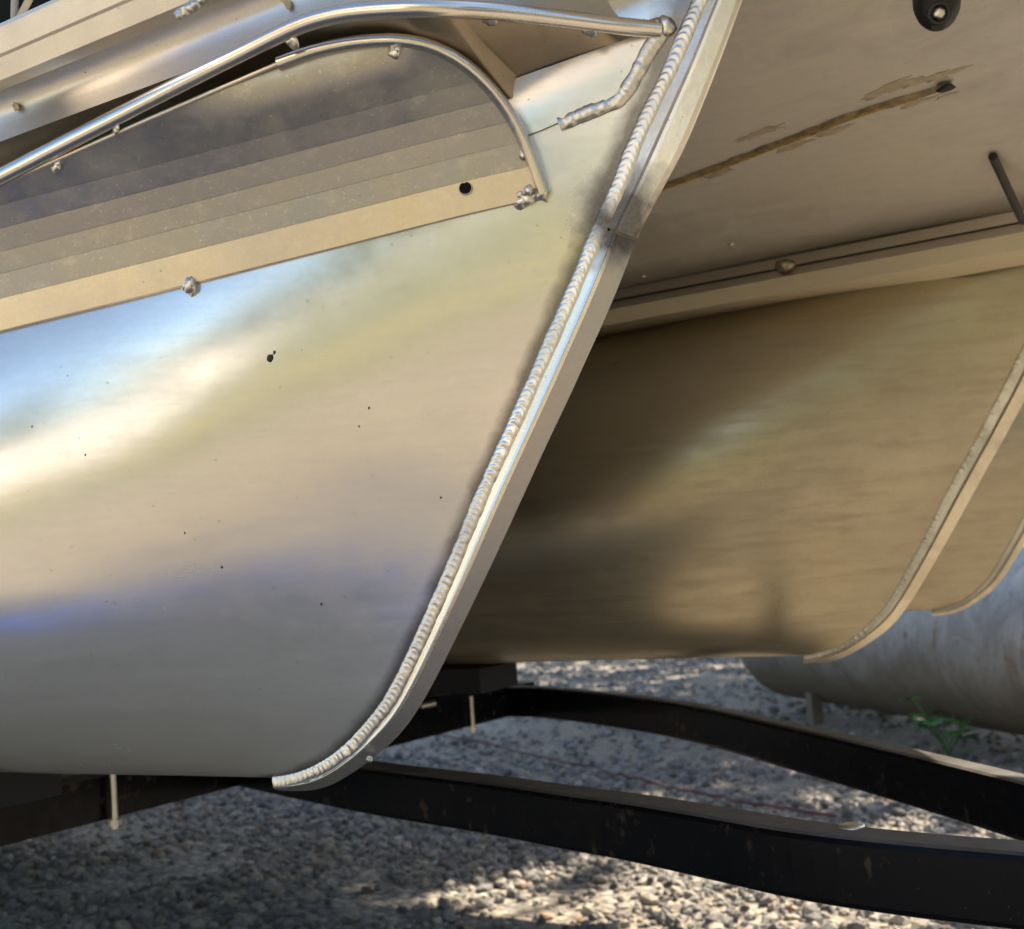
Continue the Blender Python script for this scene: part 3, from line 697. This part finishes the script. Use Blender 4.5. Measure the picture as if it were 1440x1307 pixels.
cross = build('crossmember', MB().box(mid, L, .06, .056, math.atan2(d.y, d.x)), M_black, trailer)
def xp(px, py): return onZ(px, py, ZR)
for px, py in ((156, 1091), (659, 979)):
    a = onZ(px, py, ZR); bolt = MB(); bolt.tube([a + Vector((.006, -.002, .018)), a + Vector((.006, -.002, -.068))], .0045, 10); bolt.box(a + Vector((-.02, .004, .006)), .07, .012, .006)
    bolt.tube([a + Vector((.006, -.002, -.064)), a + Vector((.006, -.002, -.056))], .0085, 6, False); bolt.tube([a + Vector((.006, -.002, .010)), a + Vector((.006, -.002, .018))], .0085, 6, False); build('u_bolt', bolt, M_zinc, trailer)
for k, yb in enumerate((.80, 1.74)):
    build('bunk', MB().box((-3.6, yb, ZT - .178), 4.9 if k else 5.0, .11, .038), M_wood, trailer)
a = onZ(687, 972, ZR); build('bunk_post', MB().tube([a + Vector((-.05, .02, 0)), a + Vector((-.05, .02, .10))], .026, 16), M_black, trailer)
a = onZ(620, 988, ZR); pl = MB(); pl.box(a + Vector((-.02, .02, .012)), .12, .16, .012); pl.box(a + Vector((-.05, .03, .03)), .05, .30, .03); build('bunk_bracket', pl, M_black, trailer)
for px, py in ((585, 983), (600, 991), (637, 968), (647, 963)):
    build('bolt', MB().tube([onZ(px - 8, py + 2, ZR + .01), onZ(px + 12, py - 2, ZR + .012)], .005, 8), M_zinc, trailer)
build('bolt_head', MB().blob(onZ(1196, 1163, ZR), (0, 0, 1), .012, .25, 4), M_zinc, trailer)
# rear of the trailer, out of the picture: side rails, axle and wheels that carry it
for yb in (1.25, 2.22): build('side_rail', MB().box((-3.7, yb, ZR - .029), 4.6, .055, .056), M_black, trailer)
build('axle', MB().tube([Vector((-4.4, .55, .30)), Vector((-4.4, 2.95, .30))], .035, 12), M_black, trailer)
for yb in (.62, 2.88):
    tyre = MB(); rows = []
    for k in range(28):
        t = 2 * math.pi * k / 28; rows.append([Vector((-4.4 + math.cos(t) * rr, yb + w, .30 + math.sin(t) * rr)) for rr, w in ((.17, -.075), (.27, -.085), (.298, -.06), (.298, .06), (.27, .085), (.17, .075))])
    rows.append(rows[0]); wh = build('wheel', tyre.grid(rows, True), M_rubber, trailer)
    build('rim', MB().tube([Vector((-4.4, yb - .05, .30)), Vector((-4.4, yb + .05, .30))], .168, 24), M_zinc, wh)
    build('spring_hanger', MB().box((-4.4, 1.25 if yb < 1 else 2.22, .39), .3, .06, .14), M_black, trailer)

# ------------------------------------------------------------------ steel tank lying on the ground
ta, tb_ = Vector((-2.10, 5.67, .375)), Vector((.55, 3.28, .375)); TR = .315
axv = (tb_ - ta).normalized(); side = Vector((0, 0, 1)).cross(axv)
M_tank = tank_mat(tuple(axv), tuple(ta))
tank = empty('storage_tank', ((ta.x + tb_.x) / 2, (ta.y + tb_.y) / 2, 0)); tag(tank, 'old weathered steel storage tank lying on the gravel with rust streaks', 'tank')
Lt = (tb_ - ta).length; rows = []
for s, rr in [(-.045, .02), (-.042, .14), (-.032, .24), (-.014, .295), (0, TR), (.02, TR + .001)] + [(x, TR) for x in np.linspace(.05, Lt - .05, 24)] + [(Lt, TR), (Lt + .05, .22), (Lt + .085, .02)]:
    rows.append([ta + axv * s + (side * math.cos(t) + Vector((0, 0, 1)) * math.sin(t)) * rr * (1 + .004 * noise.noise(Vector((s * 3, math.cos(t) * 2, math.sin(t) * 2)))) for t in [2 * math.pi * k / 48 for k in range(48)]])
build('tank_shell', MB().grid(rows, True, True, flip=True), M_tank, tank)
for s in (.9, 2.2):
    c = ta + axv * s
    build('weld_seam', MB().grid([[c + axv * o + (side * math.cos(t) + Vector((0, 0, 1)) * math.sin(t)) * (TR + h) for t in [2 * math.pi * k / 40 for k in range(40)]] for o, h in ((-.012, -.002), (-.005, .003), (.005, .003), (.012, -.002))], True, True, flip=True), M_tank, tank)
for s in (.42, 3.0):
    for sg in (-1, 1):
        c = ta + axv * s + side * sg * .17; lg = MB().box((c.x, c.y, .07), .05, .05, .16, math.atan2(axv.y, axv.x)); build('leg', lg, M_tank, tank)
q = onY(1220, 893, 4.72)

# ------------------------------------------------------------------ small things on the ground
cord = smooth([onZ(x, y, .028) for x, y in ((560, 1030), (622, 1034), (650, 1040), (690, 1045), (735, 1060), (770, 1066), (800, 1074), (840, 1078), (855, 1088), (900, 1094), (950, 1110), (1000, 1117), (1040, 1128), (1090, 1134), (1130, 1142), (1175, 1146))], 120, 2)
cord = [p + Vector((0, .012 * noise.noise(Vector((i * .35, 1, 1))), .006 * noise.noise(Vector((i * .5, 5, 1))))) for i, p in enumerate(cord)]
tag(build('extension_cord', MB().tube(cord, .0045, 7), M_cord), 'thin dull red cord lying across the shaded gravel between the rails', 'cord')

tp = MB().grid([[Vector((-1.3 + 1.25 * i / 40, -.23 + .13 * j / 16 + .05 * i / 40 + .05 * noise.noise(Vector((i * .12, j * .1, 2))), .03 + .025 * noise.noise(Vector((i * .35, j * .4, 5))) + .012 * noise.noise(Vector((i * .9, j * .9, 8))))) for j in range(17)] for i in range(41)], True)  # added blue sheet, unseen, laid here only to be mirrored in the hull
tag(build('reflector', tp, M_reflector), 'creased blue tarp added out of view for its blue streak in the near pontoon', 'reflector')

def leaf_cloud(name, cen, rad, n, size, m, parent, seed, flatten=1., clumps=0, gaps=.0):
    rs = np.random.RandomState(seed)
    if clumps:
        cc_ = rs.normal(size=(clumps, 3)); cc_ /= np.linalg.norm(cc_, axis=1)[:, None]; cc_ *= (rs.uniform(.35, 1., clumps) ** .6)[:, None]
        k = rs.randint(0, clumps, n); p = cc_[k] + rs.normal(size=(n, 3)) * .17
    else:
        p = rs.normal(size=(n, 3)); p /= np.linalg.norm(p, axis=1)[:, None]; p *= rs.uniform(0, 1, (n, 1)) ** .4
    p = p * np.array(rad) + np.array(cen)
    u = rs.normal(size=(n, 3)); u /= np.linalg.norm(u, axis=1)[:, None]; w = rs.normal(size=(n, 3)); w = np.cross(u, w); w /= np.linalg.norm(w, axis=1)[:, None]
    s = size * rs.uniform(.6, 1.3, (n, 1)); a = p - u * s; b = p + w * s * .48 ; c = p + u * s; d = p - w * s * .48
    V = np.stack([a, b, c, d], 1).reshape(-1, 3); org = np.array(cen); me = bpy.data.meshes.new(name)
    me.vertices.add(n * 4); me.vertices.foreach_set('co', (V - org).reshape(-1).astype(np.float32)); me.loops.add(n * 4); me.loops.foreach_set('vertex_index', np.arange(n * 4, dtype=np.int32))
    me.polygons.add(n); me.polygons.foreach_set('loop_start', (np.arange(n) * 4).astype(np.int32)); at = me.attributes.new('tone', 'FLOAT', 'POINT')
    at.data.foreach_set('value', np.repeat(rs.uniform(0, 1, n), 4).astype(np.float32)); me.update(calc_edges=True); me.materials.append(m)
    o = bpy.data.objects.new(name, me); COL.objects.link(o); put(o, cen, parent); return o
def tree(x, y, h, cr, ch, n, leaf, label, seed, clumps=46):
    r_ = random.Random(seed); t = empty('leafy_tree', (x, y, 0)); tag(t, label, 'tree', 'trees round the yard'); top = h - ch * .8
    mb = MB().tube(smooth([(x, y, 0), (x + .1, y + .05, h * .3), (x - .1, y, h * .55), (x + .1, y, h * .85)], 12, 1), lambda k: lerp(.2, .05, k) * h / 8, 9)
    for k in range(7):
        a = k * 2.4 + r_.random(); z0 = lerp(top * .8, h * .75, k / 7); e = Vector((x + math.cos(a) * cr * .75, y + math.sin(a) * cr * .75, z0 + ch * .35))
        mb.tube(smooth([(x, y, z0), lerp(Vector((x, y, z0)), e, .5) + Vector((0, 0, .2)), e], 8, 1), lambda q: lerp(.07, .015, q) * h / 8, 6)
    build('trunk', mb, M_bark, t); leaf_cloud('crown', (x, y, h - ch), (cr, cr, ch), n, leaf, M_leaf, t, seed, clumps=clumps); return t
# weed by the tank
wc = onZ(1335, 1064, 0); weed = empty('weed', wc); tag(weed, 'small green leafy weed growing beside the steel tank', 'plant')
stm = MB(); spots = []
for k in range(13):
    a = k * 2.4; l = rnd.uniform(.06, .19); e = wc + Vector((math.cos(a) * l, math.sin(a) * l * .6, rnd.uniform(.06, .20))); stm.tube([wc, lerp(wc, e, .5) + Vector((0, 0, .02)), e], .0025, 5); spots.append((e, a))
build('stem', stm, M_weed, weed)
for e, a in spots:
    for q in range(4):
        b_ = a + (q - 1.5) * .9; ln = rnd.uniform(.04, .075); dr = Vector((math.cos(b_), math.sin(b_) * .8, rnd.uniform(-.3, .3))); sd2 = Vector((-dr.y, dr.x, .1)).normalized()
        pts = [e, e + dr * ln * .35 + sd2 * ln * .3, e + dr * ln * .75 + sd2 * ln * .24, e + dr * ln, e + dr * ln * .75 - sd2 * ln * .24, e + dr * ln * .35 - sd2 * ln * .3, e + dr * ln * .5 + Vector((0, 0, .006))]
        build('leaf', MB().add(pts, [(0, 1, 6), (1, 2, 6), (2, 3, 6), (3, 4, 6), (4, 5, 6), (5, 0, 6)], True), M_weed, weed)
# dry scraps stuck on the side sheet
for x, y, yy, lab in ((22, 150, .52, 'pale dry leaf scrap stuck on the side sheet at far left'), (404, 5, .54, 'small brown leaf scrap on the side sheet above the bent rod')):
    h_ = cap_bv.ray_cast(CAM, ray(x, y).normalized()); c = h_[0] - ray(x, y).normalized() * .0015 if h_[0] else onY(x, y, yy); r_ = [Vector((math.cos(a) * .005 * rnd.uniform(.4, 1.2), -.001 + rnd.uniform(-.001, .001), math.sin(a) * .003 * rnd.uniform(.5, 1.4) - math.cos(a) * .003)) + c for a in [k * .785 for k in range(8)]]
    mb = MB().grid([r_, [p + Vector((0, .0006, 0)) for p in r_]], False, True); mb.add(r_, [tuple(range(8))])
    tag(build('leaf_scrap', mb, M_scrap), lab, 'leaf')

# ------------------------------------------------------------------ trees beyond the frame: shade on the far side, green at the edge of the yard
tree(0.5, 10.0, 6.3, 2.4, 1.7, 6000, .15, 'leafy tree behind the boat whose crown shades the gravel by the tank', 21, 64)
tree(-3.2, 10.5, 9.0, 2.8, 2.8, 4200, .16, 'tall leafy tree behind the boat whose crown shades the gravel between its rails', 22, 64)
tree(-9.0, 11.6, 9.0, 3.2, 2.8, 8000, .16, 'leafy tree behind the stern half of the boat', 24, 60)
tree(-2.3, 7.0, 6.6, 1.45, 1.7, 7000, .14, 'slim dense leafy tree close behind the far side of the boat', 25, 50)
tree(5.6, 6.9, 9.0, 2.4, 2.6, 8000, .16, 'leafy tree ahead of the bow end of the tank', 23, 60)
for i, (x, y, h) in enumerate(((-22, -24, 5.), (-12, -27, 4.2), (-3, -26, 5.5), (7, -25, 4.5), (16, -20, 5.5))):
    tree(x, y, h, h * .45, h * .42, 5000, .28, ('broad round green tree', 'low green tree', 'tallest green tree', 'small green tree', 'dark green tree')[i] + ' standing across the lawn behind the photographer', 40 + i, 40)
for i, (x, y, h) in enumerate(((14, -6, 5.), (15, 1, 6.), (13, 7, 5.5))):
    tree(x, y, h, h * .42, h * .42, 5000, .25, ('green tree ahead of the bow, nearest to the lawn', 'taller green tree straight ahead of the bow', 'green tree ahead of the bow beyond the tank')[i], 60 + i, 40)
